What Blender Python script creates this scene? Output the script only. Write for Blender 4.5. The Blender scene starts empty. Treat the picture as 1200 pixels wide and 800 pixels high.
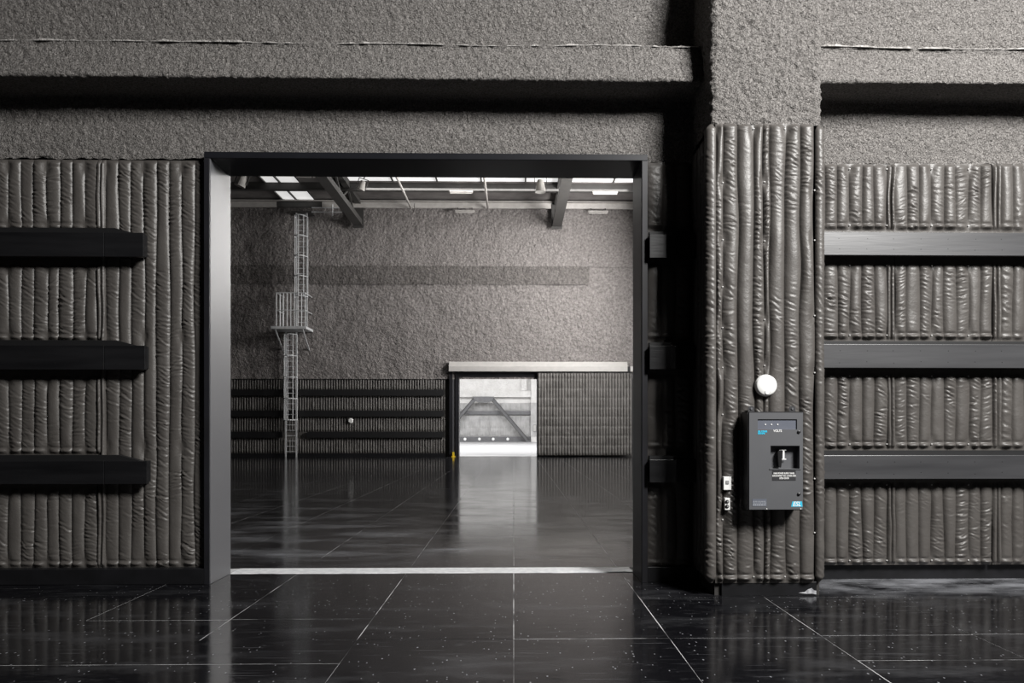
import bpy, bmesh, math, random
import numpy as np

scn = bpy.context.scene
COL = scn.collection
R = math.radians

# ------------------------------------------------------------------ camera
cam_d = bpy.data.cameras.new('camera')
cam = bpy.data.objects.new('camera', cam_d)
COL.objects.link(cam)
cam.location = (0, 0, 1.65)
cam.rotation_euler = (R(90), 0, R(-1.01))
cam_d.sensor_width = 36.0
cam_d.lens = 36.0 * 850 / 1200
cam_d.shift_x = -0.0142
cam_d.shift_y = 0.0842
cam_d.clip_end = 300
scn.camera = cam

# ------------------------------------------------------------------ world, lamps, exposure
world = bpy.data.worlds.new('world')
scn.world = world
world.use_nodes = True
world.node_tree.nodes['Background'].inputs[0].default_value = (0.75, 0.85, 1.0, 1)
world.node_tree.nodes['Background'].inputs[1].default_value = 0.02
scn.view_settings.view_transform = 'Standard'
scn.view_settings.look = 'None'
scn.view_settings.gamma = 1
scn.view_settings.use_curve_mapping = False
scn.view_settings.exposure = 0.0


def area(name, loc, target, sx, sy, power, color=(1, 1, 1), spread=180):
    d = bpy.data.lights.new(name, 'AREA')
    d.shape = 'RECTANGLE'
    d.size, d.size_y = sx, sy
    d.energy = power
    d.color = color
    d.spread = R(spread)
    o = bpy.data.objects.new(name, d)
    COL.objects.link(o)
    o.location = loc
    v = np.array(target, float) - np.array(loc, float)
    from mathutils import Vector
    o.rotation_euler = Vector(v).to_track_quat('-Z', 'Y').to_euler()
    return o


# high lamp of the near stage, behind and to the right of the camera
area('stage_lamp_near', (7.0, -0.3, 9.0), (2.0, 7.8, 3.0), 2.8, 2.8, 2700, (1.0, 0.985, 0.96))
# far stage: daylight from the right, lamps under the ceiling
area('stage_lamp_far', (7.3, 33.5, 10.3), (-6.0, 33.5, 8.0), 5.0, 6.0, 3600, (1.0, 0.975, 0.95))
area('stage_daylight_low', (13.4, 36.0, 3.6), (4.0, 38.0, 3.5), 6.0, 5.0, 900, (1.0, 0.98, 0.96))
area('skylight_lamp', (-1.0, 38.0, 14.2), (-1.0, 39.0, 0.0), 14.0, 0.6, 300, (1.0, 0.98, 0.95))
# third room, brightly lit from above
area('yard_lamp', (-2.0, 66.0, 15.5), (-2.0, 70.0, 0.0), 34.0, 34.0, 23500, (0.99, 0.99, 1.0))


# ------------------------------------------------------------------ materials
def mat(name, color, rough=0.6, metal=0.0, spec=0.5, col2=None, nscale=4.0, bump=None, emit=None, contrast=(0.35, 0.65), grain=None):
    """procedural material: two colours mixed by noise, optional bump layers [(scale, distance), ...]"""
    m = bpy.data.materials.new(name)
    m.use_nodes = True
    nt = m.node_tree
    b = nt.nodes['Principled BSDF']
    b.inputs['Roughness'].default_value = rough
    b.inputs['Metallic'].default_value = metal
    b.inputs['Specular IOR Level'].default_value = spec
    geo = nt.nodes.new('ShaderNodeNewGeometry')
    vec = geo.outputs['Position']
    if grain:
        mp = nt.nodes.new('ShaderNodeMapping')
        mp.inputs['Scale'].default_value = grain
        nt.links.new(vec, mp.inputs['Vector'])
        vec = mp.outputs['Vector']
    c2 = col2 or tuple(c * 0.8 for c in color)
    n = nt.nodes.new('ShaderNodeTexNoise')
    n.inputs['Scale'].default_value = nscale
    n.inputs['Detail'].default_value = 6
    nt.links.new(vec, n.inputs['Vector'])
    r = nt.nodes.new('ShaderNodeValToRGB')
    r.color_ramp.elements[0].position = contrast[0]
    r.color_ramp.elements[1].position = contrast[1]
    r.color_ramp.elements[0].color = (*c2, 1)
    r.color_ramp.elements[1].color = (*color, 1)
    nt.links.new(n.outputs['Fac'], r.inputs['Fac'])
    nt.links.new(r.outputs['Color'], b.inputs['Base Color'])
    last = None
    for (s, dist) in (bump or []):
        t = nt.nodes.new('ShaderNodeTexNoise')
        t.inputs['Scale'].default_value = s
        t.inputs['Detail'].default_value = 3
        nt.links.new(vec, t.inputs['Vector'])
        bp = nt.nodes.new('ShaderNodeBump')
        bp.inputs['Strength'].default_value = 1.0
        bp.inputs['Distance'].default_value = dist
        nt.links.new(t.outputs['Fac'], bp.inputs['Height'])
        if last:
            nt.links.new(last, bp.inputs['Normal'])
        last = bp.outputs['Normal']
    if last:
        nt.links.new(last, b.inputs['Normal'])
    if emit:
        b.inputs['Emission Color'].default_value = (*emit[0], 1)
        b.inputs['Emission Strength'].default_value = emit[1]
    return m


def floor_material():
    m = bpy.data.materials.new('black_hardboard')
    m.use_nodes = True
    nt = m.node_tree
    N, L = nt.nodes, nt.links
    b = N['Principled BSDF']
    geo = N.new('ShaderNodeNewGeometry')
    P = geo.outputs['Position']

    def mapping(scale, rot=0.0):
        mp = N.new('ShaderNodeMapping')
        mp.inputs['Scale'].default_value = scale
        mp.inputs['Rotation'].default_value = (0, 0, rot)
        L.new(P, mp.inputs['Vector'])
        return mp.outputs['Vector']

    def noise(vec, scale, detail=5, rough=0.55):
        n = N.new('ShaderNodeTexNoise')
        n.inputs['Scale'].default_value = scale
        n.inputs['Detail'].default_value = detail
        n.inputs['Roughness'].default_value = rough
        L.new(vec, n.inputs['Vector'])
        return n.outputs['Fac']

    def ramp(fac, a, bb, lo=0.0, hi=1.0):
        r = N.new('ShaderNodeMapRange')
        r.inputs['From Min'].default_value = a
        r.inputs['From Max'].default_value = bb
        r.inputs['To Min'].default_value = lo
        r.inputs['To Max'].default_value = hi
        L.new(fac, r.inputs['Value'])
        return r.outputs['Result']

    def math_(op, a, c):
        k = N.new('ShaderNodeMath')
        k.operation = op
        for i, v in enumerate((a, c)):
            if isinstance(v, (int, float)):
                k.inputs[i].default_value = v
            else:
                L.new(v, k.inputs[i])
        return k.outputs[0]

    smear = ramp(noise(mapping((0.5, 1.6, 1), 0.25), 1.7, 7, 0.65), 0.52, 0.80)        # dusty wiped patches
    streak = ramp(noise(mapping((1.5, 14.0, 1), 0.12), 2.0, 6, 0.7), 0.60, 0.85)
    sp = N.new('ShaderNodeSeparateXYZ')
    L.new(P, sp.inputs[0])
    corner = math_('MULTIPLY', math_('MULTIPLY', ramp(sp.outputs[0], 2.9, 3.4), math_('MULTIPLY', ramp(sp.outputs[1], 6.85, 7.5), ramp(sp.outputs[1], 8.5, 8.2))),
                   ramp(noise(mapping((1.0, 2.2, 1), 0.2), 1.6, 5, 0.6), 0.36, 0.62))     # wiped dust along the wall
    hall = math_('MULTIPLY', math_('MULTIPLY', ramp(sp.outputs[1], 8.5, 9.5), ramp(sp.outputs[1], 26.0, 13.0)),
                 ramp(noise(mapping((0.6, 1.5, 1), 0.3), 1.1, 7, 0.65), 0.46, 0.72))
    dust = math_('MULTIPLY', math_('MAXIMUM', smear, streak), 0.75)
    dust = math_('MAXIMUM', dust, math_('MAXIMUM', corner, math_('MULTIPLY', hall, 0.8)))
    # white specks
    specks = None
    for sc_, th, prob in ((7.5, 0.050, 0.50), (17.0, 0.11, 0.76), (32.0, 0.16, 0.86)):
        v = N.new('ShaderNodeTexVoronoi')
        v.inputs['Scale'].default_value = sc_
        L.new(mapping((1.0, 0.55, 1)), v.inputs['Vector'])
        near = math_('LESS_THAN', v.outputs['Distance'], th)
        sep = N.new('ShaderNodeSeparateColor')
        L.new(v.outputs['Color'], sep.inputs[0])
        some = math_('GREATER_THAN', sep.outputs[0], prob)
        s = math_('MULTIPLY', near, some)
        specks = s if specks is None else math_('MAXIMUM', specks, s)
    # fine scratches
    scr = None
    for rot in (0.35, -0.2, 1.2):
        w = noise(mapping((1.2, 60.0, 1), rot), 1.3, 2, 0.4)
        a = ramp(w, 0.715, 0.74)
        scr = a if scr is None else math_('MAXIMUM', scr, a)
    fac = math_('MAXIMUM', math_('MULTIPLY', dust, 0.22), math_('MULTIPLY', scr, 0.3))
    fac = math_('MAXIMUM', fac, math_('MULTIPLY', specks, 0.9))
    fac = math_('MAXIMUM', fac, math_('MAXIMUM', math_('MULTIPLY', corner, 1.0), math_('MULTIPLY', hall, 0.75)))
    blot = ramp(noise(mapping((1.6, 5.0, 1), 0.15), 3.0, 9, 0.8), 0.57, 0.76)       # small wiped marks
    line = ramp(noise(mapping((0.8, 34.0, 1), 0.03), 1.1, 3, 0.5), 0.66, 0.72)       # drag lines
    fac = math_('MAXIMUM', fac, math_('MAXIMUM', math_('MULTIPLY', blot, 0.30), math_('MULTIPLY', line, 0.18)))
    mix = N.new('ShaderNodeMix')
    mix.data_type = 'RGBA'
    mix.inputs['A'].default_value = (0.0062, 0.0062, 0.0076, 1)
    mix.inputs['B'].default_value = (0.26, 0.265, 0.285, 1)
    L.new(fac, mix.inputs['Factor'])
    L.new(mix.outputs['Result'], b.inputs['Base Color'])
    r0 = ramp(noise(mapping((1, 1, 1)), 0.9, 4), 0.3, 0.7, 0.085, 0.145)
    r1 = math_('ADD', r0, math_('MULTIPLY', dust, 0.16))
    L.new(r1, b.inputs['Roughness'])
    b.inputs['Specular IOR Level'].default_value = 0.5
    b.inputs['IOR'].default_value = 1.34
    bp = N.new('ShaderNodeBump')
    bp.inputs['Strength'].default_value = 0.35
    bp.inputs['Distance'].default_value = 0.0016
    L.new(noise(mapping((1.0, 3.0, 1)), 5.0, 3, 0.5), bp.inputs['Height'])
    L.new(bp.outputs['Normal'], b.inputs['Normal'])
    return m


M = {}
M['floor'] = floor_material()
M['joint'] = mat('joint_dust', (0.62, 0.62, 0.63), 0.9, col2=(0.06, 0.06, 0.062), nscale=2.3, contrast=(0.40, 0.54))
M['spray'] = mat('sprayed_insulation', (0.37, 0.352, 0.338), 0.95, spec=0.1, col2=(0.11, 0.102, 0.096), nscale=62.0, contrast=(0.28, 0.68),
                 bump=[(34.0, 0.05), (90.0, 0.030)])
M['spray_lit_edge'] = mat('painted_light_foam_edge', (0.48, 0.46, 0.445), 0.95, spec=0.1, col2=(0.24, 0.23, 0.22), nscale=25.0, bump=[(60.0, 0.02)])  # pale colour stands in for light caught on the ledge edge
M['spray_far'] = mat('sprayed_insulation_far', (0.285, 0.266, 0.258), 0.95, spec=0.1, col2=(0.145, 0.134, 0.13), nscale=9.0, contrast=(0.28, 0.68),
                     bump=[(7.0, 0.09), (20.0, 0.05)])
M['spray_band'] = mat('darker_spray_band', (0.185, 0.172, 0.165), 0.95, spec=0.1, col2=(0.095, 0.088, 0.085), nscale=9.0, contrast=(0.28, 0.68),  # band darker than the far wall, set slightly proud of it
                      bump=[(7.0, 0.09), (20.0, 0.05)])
M['spray_white'] = mat('white_sprayed_wall', (0.66, 0.65, 0.635), 0.9, col2=(0.56, 0.55, 0.535), nscale=1.0, bump=[(4.0, 0.08)])
M['fabric'] = mat('quilt_fabric', (0.094, 0.087, 0.081), 0.45, spec=0.55, col2=(0.080, 0.073, 0.068), nscale=3.0,
                  bump=[(18.0, 0.0035), (60.0, 0.0016)])
M['fabric_far'] = mat('quilt_fabric_far', (0.125, 0.118, 0.112), 0.55, spec=0.4, col2=(0.09, 0.085, 0.08), nscale=1.5, bump=[(5.0, 0.02)])
M['fabric_grey'] = mat('grey_quilt_fabric', (0.46, 0.455, 0.45), 0.7, col2=(0.33, 0.325, 0.32), nscale=1.2)
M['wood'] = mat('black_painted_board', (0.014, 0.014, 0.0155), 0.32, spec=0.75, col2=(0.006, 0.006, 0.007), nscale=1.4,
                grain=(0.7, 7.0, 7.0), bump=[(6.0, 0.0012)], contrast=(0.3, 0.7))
M['wood_lit'] = mat('lit_black_painted_board', (0.066, 0.066, 0.070), 0.36, spec=0.8, col2=(0.034, 0.034, 0.037), nscale=1.1,  # lighter copy of the black board, stronger light put into its colour
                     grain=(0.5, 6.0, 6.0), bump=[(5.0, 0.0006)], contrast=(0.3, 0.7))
M['batten'] = mat('black_batten', (0.008, 0.008, 0.009), 0.6)
M['base'] = mat('black_baseboard', (0.012, 0.012, 0.014), 0.4, col2=(0.008, 0.008, 0.009))
M['steel'] = mat('dark_grey_painted_steel', (0.10, 0.10, 0.108), 0.40, spec=0.6, col2=(0.092, 0.092, 0.10), nscale=1.3, bump=[(3.0, 0.0015)])
M['steel_edge'] = mat('black_painted_steel', (0.016, 0.016, 0.02), 0.4, col2=(0.012, 0.012, 0.014))
M['header'] = mat('blue_black_steel', (0.012, 0.0125, 0.016), 0.35)
M['alu'] = mat('bare_aluminium_strip', (0.88, 0.89, 0.90), 0.55, col2=(0.70, 0.71, 0.73), nscale=14.0)
M['box'] = mat('grey_enclosure_paint', (0.105, 0.107, 0.114), 0.45, col2=(0.098, 0.10, 0.107))
M['box_dark'] = mat('dark_enclosure_paint', (0.03, 0.03, 0.033), 0.5)
M['glass'] = mat('smoked_window', (0.16, 0.17, 0.20), 0.2, col2=(0.13, 0.14, 0.17))
M['black'] = mat('black_plastic', (0.008, 0.008, 0.009), 0.4)
M['white'] = mat('white_plastic', (0.86, 0.86, 0.85), 0.45, col2=(0.82, 0.82, 0.81))
M['grey_line'] = mat('grey_plastic', (0.35, 0.35, 0.35), 0.5)
M['cyan'] = mat('cyan_print', (0.03, 0.50, 0.72), 0.5, col2=(0.03, 0.46, 0.68))
M['lead'] = mat('plate_text', (0.45, 0.47, 0.5), 0.5)
M['galv'] = mat('galvanised_steel', (0.66, 0.67, 0.68), 0.45, metal=0.2, col2=(0.5, 0.51, 0.52))
M['dark_steel'] = mat('dark_roof_steel', (0.05, 0.048, 0.046), 0.6)
M['pale_steel'] = mat('pale_grey_steel', (0.52, 0.50, 0.48), 0.6, col2=(0.44, 0.42, 0.40))
M['roof'] = mat('brown_roof_deck', (0.16, 0.15, 0.145), 0.9, col2=(0.11, 0.10, 0.098), nscale=1.5)
M['roof_grey'] = mat('grey_roof_panel', (0.55, 0.53, 0.50), 0.8, col2=(0.40, 0.39, 0.37), nscale=2.5)
M['sky'] = mat('skylight_pane', (0.8, 0.82, 0.84), 0.4, emit=((1.0, 0.99, 0.97), 0.62))
M['cover'] = mat('pale_track_cover', (0.46, 0.445, 0.43), 0.5, col2=(0.42, 0.41, 0.395))
M['shell'] = mat('dark_shell', (0.05, 0.047, 0.045), 0.95)
M['concrete'] = mat('pale_concrete_floor', (0.52, 0.52, 0.52), 0.35, col2=(0.34, 0.34, 0.35), nscale=0.5, grain=(0.6, 1.6, 1))
M['yellow'] = mat('yellow_paint', (0.80, 0.56, 0.03), 0.5)
M['brace'] = mat('grey_brace_steel', (0.13, 0.13, 0.135), 0.5)
M['pin'] = mat('pale_pin_head', (0.62, 0.61, 0.60), 0.4)
M['tape'] = mat('silver_tape', (0.62, 0.63, 0.65), 0.3, col2=(0.25, 0.25, 0.27), nscale=20)


# ------------------------------------------------------------------ mesh helpers
class MB:
    def __init__(s):
        s.v, s.f = [], []

    def box(s, x0, x1, y0, y1, z0, z1):
        o = len(s.v)
        s.v += [(x0, y0, z0), (x1, y0, z0), (x1, y1, z0), (x0, y1, z0), (x0, y0, z1), (x1, y0, z1), (x1, y1, z1), (x0, y1, z1)]
        s.f += [tuple(o + i for i in q) for q in ((0, 3, 2, 1), (4, 5, 6, 7), (0, 1, 5, 4), (1, 2, 6, 5), (2, 3, 7, 6), (3, 0, 4, 7))]
        return s

    def rod(s, a, b, r, n=8, r2=None):
        a, b = np.array(a, float), np.array(b, float)
        d = b - a
        d = d / np.linalg.norm(d)
        h = np.array((0, 0, 1.0)) if abs(d[2]) < 0.9 else np.array((1.0, 0, 0))
        u = np.cross(d, h)
        u /= np.linalg.norm(u)
        w = np.cross(d, u)
        o = len(s.v)
        for p, q in ((a, r), (b, r if r2 is None else r2)):
            for i in range(n):
                t = 2 * math.pi * i / n
                s.v.append(tuple(p + q * (math.cos(t) * u + math.sin(t) * w)))
        s.f += [(o + i, o + (i + 1) % n, o + n + (i + 1) % n, o + n + i) for i in range(n)]
        s.f += [tuple(o + i for i in reversed(range(n))), tuple(o + n + i for i in range(n))]
        return s

    def bar(s, a, b, w, h):
        """rectangular bar between two points, w across (horizontal side), h the other way"""
        a, b = np.array(a, float), np.array(b, float)
        d = (b - a) / np.linalg.norm(b - a)
        up = np.array((0, 1.0, 0)) if abs(d[1]) < 0.8 else np.array((0, 0, 1.0))
        u = np.cross(d, up)
        u /= np.linalg.norm(u)
        n = np.cross(u, d)
        o = len(s.v)
        for p in (a, b):
            for i, j in ((-1, -1), (1, -1), (1, 1), (-1, 1)):
                s.v.append(tuple(p + u * i * w / 2 + n * j * h / 2))
        s.f += [(o, o + 1, o + 2, o + 3), (o + 7, o + 6, o + 5, o + 4)]
        s.f += [(o + i, o + 4 + i, o + 4 + (i + 1) % 4, o + (i + 1) % 4) for i in range(4)]
        return s

    def prism(s, pts, axis, a, b):
        """extrude polygon pts (2D) along axis between a and b"""
        o, n = len(s.v), len(pts)
        for t in (a, b):
            for (p, q) in pts:
                s.v.append({'x': (t, p, q), 'y': (p, t, q), 'z': (p, q, t)}[axis])
        s.f += [tuple(o + i for i in reversed(range(n))), tuple(o + n + i for i in range(n))]
        s.f += [(o + i, o + (i + 1) % n, o + n + (i + 1) % n, o + n + i) for i in range(n)]
        return s

    def lathe(s, prof, center, axis='y', n=40):
        """prof: list of (radius, offset along axis)"""
        o = len(s.v)
        for (r, t) in prof:
            for i in range(n):
                a = 2 * math.pi * i / n
                p, q = r * math.cos(a), r * math.sin(a)
                c = center
                s.v.append({'y': (c[0] + p, c[1] + t, c[2] + q), 'z': (c[0] + p, c[1] + q, c[2] + t)}[axis])
        for k in range(len(prof) - 1):
            for i in range(n):
                s.f.append((o + k * n + i, o + k * n + (i + 1) % n, o + (k + 1) * n + (i + 1) % n, o + (k + 1) * n + i))
        s.f.append(tuple(o + (len(prof) - 1) * n + i for i in range(n)))
        s.f.append(tuple(o + i for i in reversed(range(n))))
        return s

    def mesh(s, name, m):
        me = bpy.data.meshes.new(name)
        me.from_pydata(s.v, [], s.f)
        bm = bmesh.new()
        bm.from_mesh(me)
        bmesh.ops.recalc_face_normals(bm, faces=bm.faces)
        bm.to_mesh(me)
        bm.free()
        me.materials.append(m)
        return me

    def build(s, name, m, parent=None, bevel=0.0, smooth=False, loc=None):
        o = put(name, s.mesh(name, m), parent, loc)
        if bevel:
            bv = o.modifiers.new('bevel', 'BEVEL')
            bv.width, bv.segments, bv.limit_method = bevel, 2, 'ANGLE'
        if smooth:
            for p in o.data.polygons:
                p.use_smooth = True
        return o


def put(name, me, parent=None, loc=None):
    o = bpy.data.objects.new(name, me)
    COL.objects.link(o)
    if loc is not None:
        o.location = loc
    if parent is not None:
        o.parent = parent
    return o


def grid_mesh(name, P, m, flip=False):
    """P: array (nu, nv, 3)"""
    nu, nv = P.shape[:2]
    idx = np.arange(nu * nv).reshape(nu, nv)
    q = np.stack([idx[:-1, :-1], idx[1:, :-1], idx[1:, 1:], idx[:-1, 1:]], -1).reshape(-1, 4)
    if flip:
        q = q[:, ::-1]
    me = bpy.data.meshes.new(name)
    me.vertices.add(nu * nv)
    me.vertices.foreach_set('co', P.reshape(-1).astype(np.float32))
    nf = len(q)
    me.loops.add(nf * 4)
    me.polygons.add(nf)
    me.polygons.foreach_set('loop_start', np.arange(0, nf * 4, 4, dtype=np.int32))
    me.loops.foreach_set('vertex_index', q.reshape(-1).astype(np.int32))
    me.polygons.foreach_set('use_smooth', np.ones(nf, dtype=bool))
    me.update(calc_edges=True)
    me.materials.append(m)
    return me


def fnoise(nu, nv, du, dv, lu, lv, seed):
    """smooth random field with correlation lengths lu, lv (metres), unit deviation"""
    rng = np.random.default_rng(seed)
    w = np.fft.rfft2(rng.standard_normal((nu, nv)))
    fu = np.fft.fftfreq(nu, du)[:, None]
    fv = np.fft.rfftfreq(nv, dv)[None, :]
    w *= np.exp(-0.5 * ((2 * math.pi * fu * lu * 0.5) ** 2 + (2 * math.pi * fv * lv * 0.5) ** 2))
    a = np.fft.irfft2(w, s=(nu, nv))
    return a / (a.std() + 1e-9)


def sstep(x, a, b):
    t = np.clip((x - a) / (b - a), 0, 1)
    return t * t * (3 - 2 * t)


def thing(name, label, cat, group=None, loc=(0, 0, 0)):
    o = bpy.data.objects.new(name, None)
    COL.objects.link(o)
    o.location = loc
    o['label'], o['category'] = label, cat
    if group:
        o['group'] = group
    return o


def tag(o, label, cat, group=None):
    o['label'], o['category'] = label, cat
    if group:
        o['group'] = group
    return o


def structure(name, mb=None, m=None, **k):
    if mb is None:
        o = bpy.data.objects.new(name, None)
        COL.objects.link(o)
    else:
        o = mb.build(name, m, **k)
    o['kind'] = 'structure'
    return o


YW = 7.79      # near wall plane
YF = 41.5      # far wall plane
YT = 85.0      # third wall plane
CEIL = 14.4

# ------------------------------------------------------------------ near wall: sprayed part with the ledge beam
def spray_wall_near():
    st = 0.0135
    prof = [(YW, 4.499), (YW, 5.175), (7.345, 5.175), (7.41, 5.545), (YW, 5.555), (YW - 0.20, 7.0)]
    nrm = [(-1, 0), (0, -1), (-1, 0), (0, 1), (-1, 0)]
    py, pz, ny, nz = [], [], [], []
    for (a, b, n) in zip(prof[:-1], prof[1:], nrm):
        L = math.hypot(b[0] - a[0], b[1] - a[1])
        k = max(2, int(L / st))
        for i in range(k):
            t = i / k
            py.append(a[0] + (b[0] - a[0]) * t)
            pz.append(a[1] + (b[1] - a[1]) * t)
            ny.append(n[0])
            nz.append(n[1])
    py, pz, ny, nz = map(np.array, (py, pz, ny, nz))
    # soften the turns of the profile
    ker = np.ones(5) / 5
    sm = lambda a: np.convolve(np.pad(a, 2, 'edge'), ker, 'valid')
    py, pz, ny, nz = sm(py), sm(pz), sm(ny.astype(float)), sm(nz.astype(float))
    xs = np.arange(-7.0, 8.5, st)
    nu, nv = len(xs), len(py)
    d = 0.0022 * fnoise(nu, nv, st, st, 0.05, 0.04, 1) + 0.0034 * fnoise(nu, nv, st, st, 0.02, 0.02, 2) \
        + 0.005 * fnoise(nu, nv, st, st, 0.6, 0.16, 3)
    d = d + 0.022 * (np.abs(pz - 5.54) < 0.020) * (py < 7.46) * (1 + 0.5 * fnoise(nu, nv, st, st, 0.5, 0.05, 6))
    P = np.zeros((nu, nv, 3))
    P[..., 0] = xs[:, None] + 0.004 * fnoise(nu, nv, st, st, 0.03, 0.03, 4)
    P[..., 1] = py + ny * d
    P[..., 2] = pz + nz * d + 0.006 * (np.abs(pz - 4.499) < 0.02) * fnoise(nu, nv, st, st, 0.06, 0.06, 5)
    return grid_mesh('sprayed_insulation', P, M['spray'])


wf = structure('wall_front', MB().box(-16, -3.25, YW + .03, 8.28, 0, 4.5).box(1.41, 3.03, YW + .03, 8.28, 0, 4.5)
               .box(3.03, 16, YW + .03, 8.28, 0.2, 4.5).box(3.03, 16, 8.0, 8.28, 0, 0.2)
               , M['shell'])
wf = structure('wall_front', MB().box(-16, 16, YW + .03, 8.28, 4.56, CEIL), M['shell'])
put('sprayed_insulation', spray_wall_near(), wf)


def painted_light_lip(x0, x1, seed):
    """ragged bead of foam, painted pale as if catching light, along the upper edge of the ledge"""
    st = 0.012
    xs = np.arange(x0, x1, st)
    n = len(xs)
    r = 0.011 + 0.0045 * fnoise(1, n, 1, st, 1, 0.06, seed)[0] + 0.003 * fnoise(1, n, 1, st, 1, 0.5, seed + 1)[0]
    r = np.clip(r, 0.002, 0.03)
    zc = 5.546 + 0.005 * fnoise(1, n, 1, st, 1, 0.6, seed + 2)[0]
    a = np.linspace(-0.4, math.pi + 0.4, 7)
    P = np.zeros((n, 7, 3))
    P[..., 0] = xs[:, None]
    P[..., 1] = 7.395 - r[:, None] * np.cos(a)[None, :] * 1.2
    P[..., 2] = zc[:, None] + r[:, None] * np.sin(a)[None, :]
    return grid_mesh('painted_light_lip', P, M['spray_lit_edge'], flip=True)


put('painted_light_lip', painted_light_lip(-7.0, 1.9, 41), wf)
put('painted_light_lip', painted_light_lip(3.06, 8.4, 47), wf)

# pillar
def spray_pillar():
    st = 0.0125
    pts = [(1.93, 7.80), (1.93, 7.14), (1.95, 7.10), (1.99, 7.08), (2.98, 7.08), (3.02, 7.10), (3.035, 7.14), (3.035, 7.80)]
    px, py = [], []
    for a, b in zip(pts[:-1], pts[1:]):
        k = max(1, int(math.hypot(b[0] - a[0], b[1] - a[1]) / st))
        for i in range(k):
            px.append(a[0] + (b[0] - a[0]) * i / k)
            py.append(a[1] + (b[1] - a[1]) * i / k)
    px, py = np.array(px), np.array(py)
    tx, ty = np.gradient(px), np.gradient(py)
    l = np.hypot(tx, ty)
    nx, ny = ty / l, -tx / l
    zs = np.arange(4.62, 7.2, st)
    nu, nv = len(px), len(zs)
    d = 0.004 * fnoise(nu, nv, st, st, 0.04, 0.04, 11) + 0.0048 * fnoise(nu, nv, st, st, 0.019, 0.019, 12) \
        + 0.004 * fnoise(nu, nv, st, st, 0.16, 0.16, 13)
    P = np.zeros((nu, nv, 3))
    P[..., 0] = px[:, None] + nx[:, None] * d
    P[..., 1] = py[:, None] + ny[:, None] * d
    P[..., 2] = zs[None, :]
    return grid_mesh('sprayed_insulation', P, M['spray'])


wp = structure('wall_pillar', MB().box(1.98, 3.02, 7.12, YW + .05, 0.0, CEIL), M['shell'])
put('sprayed_insulation', spray_pillar(), wp)
bp_ = structure('baseboard_pillar', MB().box(2.04, 2.98, 7.085, 7.78, 0, 0.135), M['base'], bevel=0.004)
rng = random.Random(5)
pts = [(2.80, 0.028), (2.86, 0.035), (2.89, 0.06), (2.93, 0.075), (2.955, 0.05), (2.975, 0.048), (2.975, 0.012), (2.93, 0.02), (2.88, 0.018)]
MB().prism(pts, 'y', 7.083, 7.0855).build('torn_tape', M['tape'], bp_)

# shells of the rooms (outside the view, they hold the light in)
structure('wall_left', MB().box(-16.3, -16, -14, 8.28, 0, CEIL), M['shell'])
structure('wall_right', MB().box(16, 16.3, -14, 8.28, 0, CEIL), M['shell'])
structure('wall_rear', MB().box(-16.3, 16.3, -14.3, -14, 0, CEIL), M['shell'])
structure('ceiling', MB().box(-16.3, 16.3, -14.3, 8.28, CEIL, CEIL + .2), M['shell'])
structure('wall_left', MB().box(-22.3, -22, 8.28, YF, 0, CEIL), M['shell'])
structure('wall_right', MB().box(14, 14.3, 8.28, YF, 0, CEIL), M['shell'])
structure('wall_left', MB().box(-22.3, -22, YF + .5, YT, 0, 16), M['spray_white'])
structure('wall_right', MB().box(18, 18.3, YF + .5, YT, 0, 16), M['spray_white'])

# ------------------------------------------------------------------ floor of black hardboard sheets
S = 1.22
fl = structure('floor', MB().box(-23, 19, -15, YF + .5, -0.15, -0.0012), M['joint'])
GAP = 0.005
fr = random.Random(77)
sheet_cache = {}


def sheet_mesh(w, d):
    k = (round(w, 3), round(d, 3))
    if k not in sheet_cache:
        sheet_cache[k] = MB().box(-w / 2, w / 2, -d / 2, d / 2, -0.004, 0).mesh('floor_sheet', M['floor'])
    return sheet_cache[k]


def sheet(x0, x1, y0, y1):
    g = GAP * fr.choice((0.35, 0.6, 1.0, 1.5))
    h = GAP * fr.choice((0.6, 1.0, 1.6, 2.0))
    o = put('floor_sheet', sheet_mesh(x1 - x0 - g, y1 - y0 - h), fl,
            ((x0 + x1) / 2, (y0 + y1) / 2, fr.uniform(-0.0006, 0.0004)))
    o.rotation_euler = (fr.uniform(-1, 1) * 0.0004, fr.uniform(-1, 1) * 0.0005, fr.uniform(-1, 1) * 0.0006)


rest = MB()


def rest_sheet(x0, x1, y0, y1):
    rest.box(x0 + .002, x1 - .002, y0 + .003, y1 - .003, -0.004, 0)


near_cuts = {-6: (3.23, 5.67, 8.24), -5: (2.66, 5.10, 7.54, 8.24), -4: (3.23, 5.67, 8.24), -3: (2.66, 5.1, 6.27, 8.24),
             -2: (2.66, 5.1, 5.67, 6.29, 8.24), -1: (3.23, 5.67, 8.24), 0: (3.23, 5.67, 8.24), 1: (3.23, 5.67, 7.02, 8.24),
             2: (2.66, 5.1, 5.72, 7.02, 8.24), 3: (3.23, 5.74, 8.24), 4: (2.66, 5.1, 7.54, 8.24), 5: (3.23, 5.67, 8.24)}
for k in range(-6, 6):
    cuts = near_cuts[k]
    for a, b in zip(cuts[:-1], cuts[1:]):
        sheet(k * S, (k + 1) * S, a, b)
    y = cuts[0]
    while y > -14:
        rest_sheet(k * S, (k + 1) * S, max(y - 2.44, -14), y)
        y -= 2.44
for k in list(range(-13, -6)) + list(range(6, 13)):
    y = 8.24
    while y > -14:
        rest_sheet(k * S, (k + 1) * S, max(y - 2.44, -14), y)
        y -= 2.44
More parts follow.
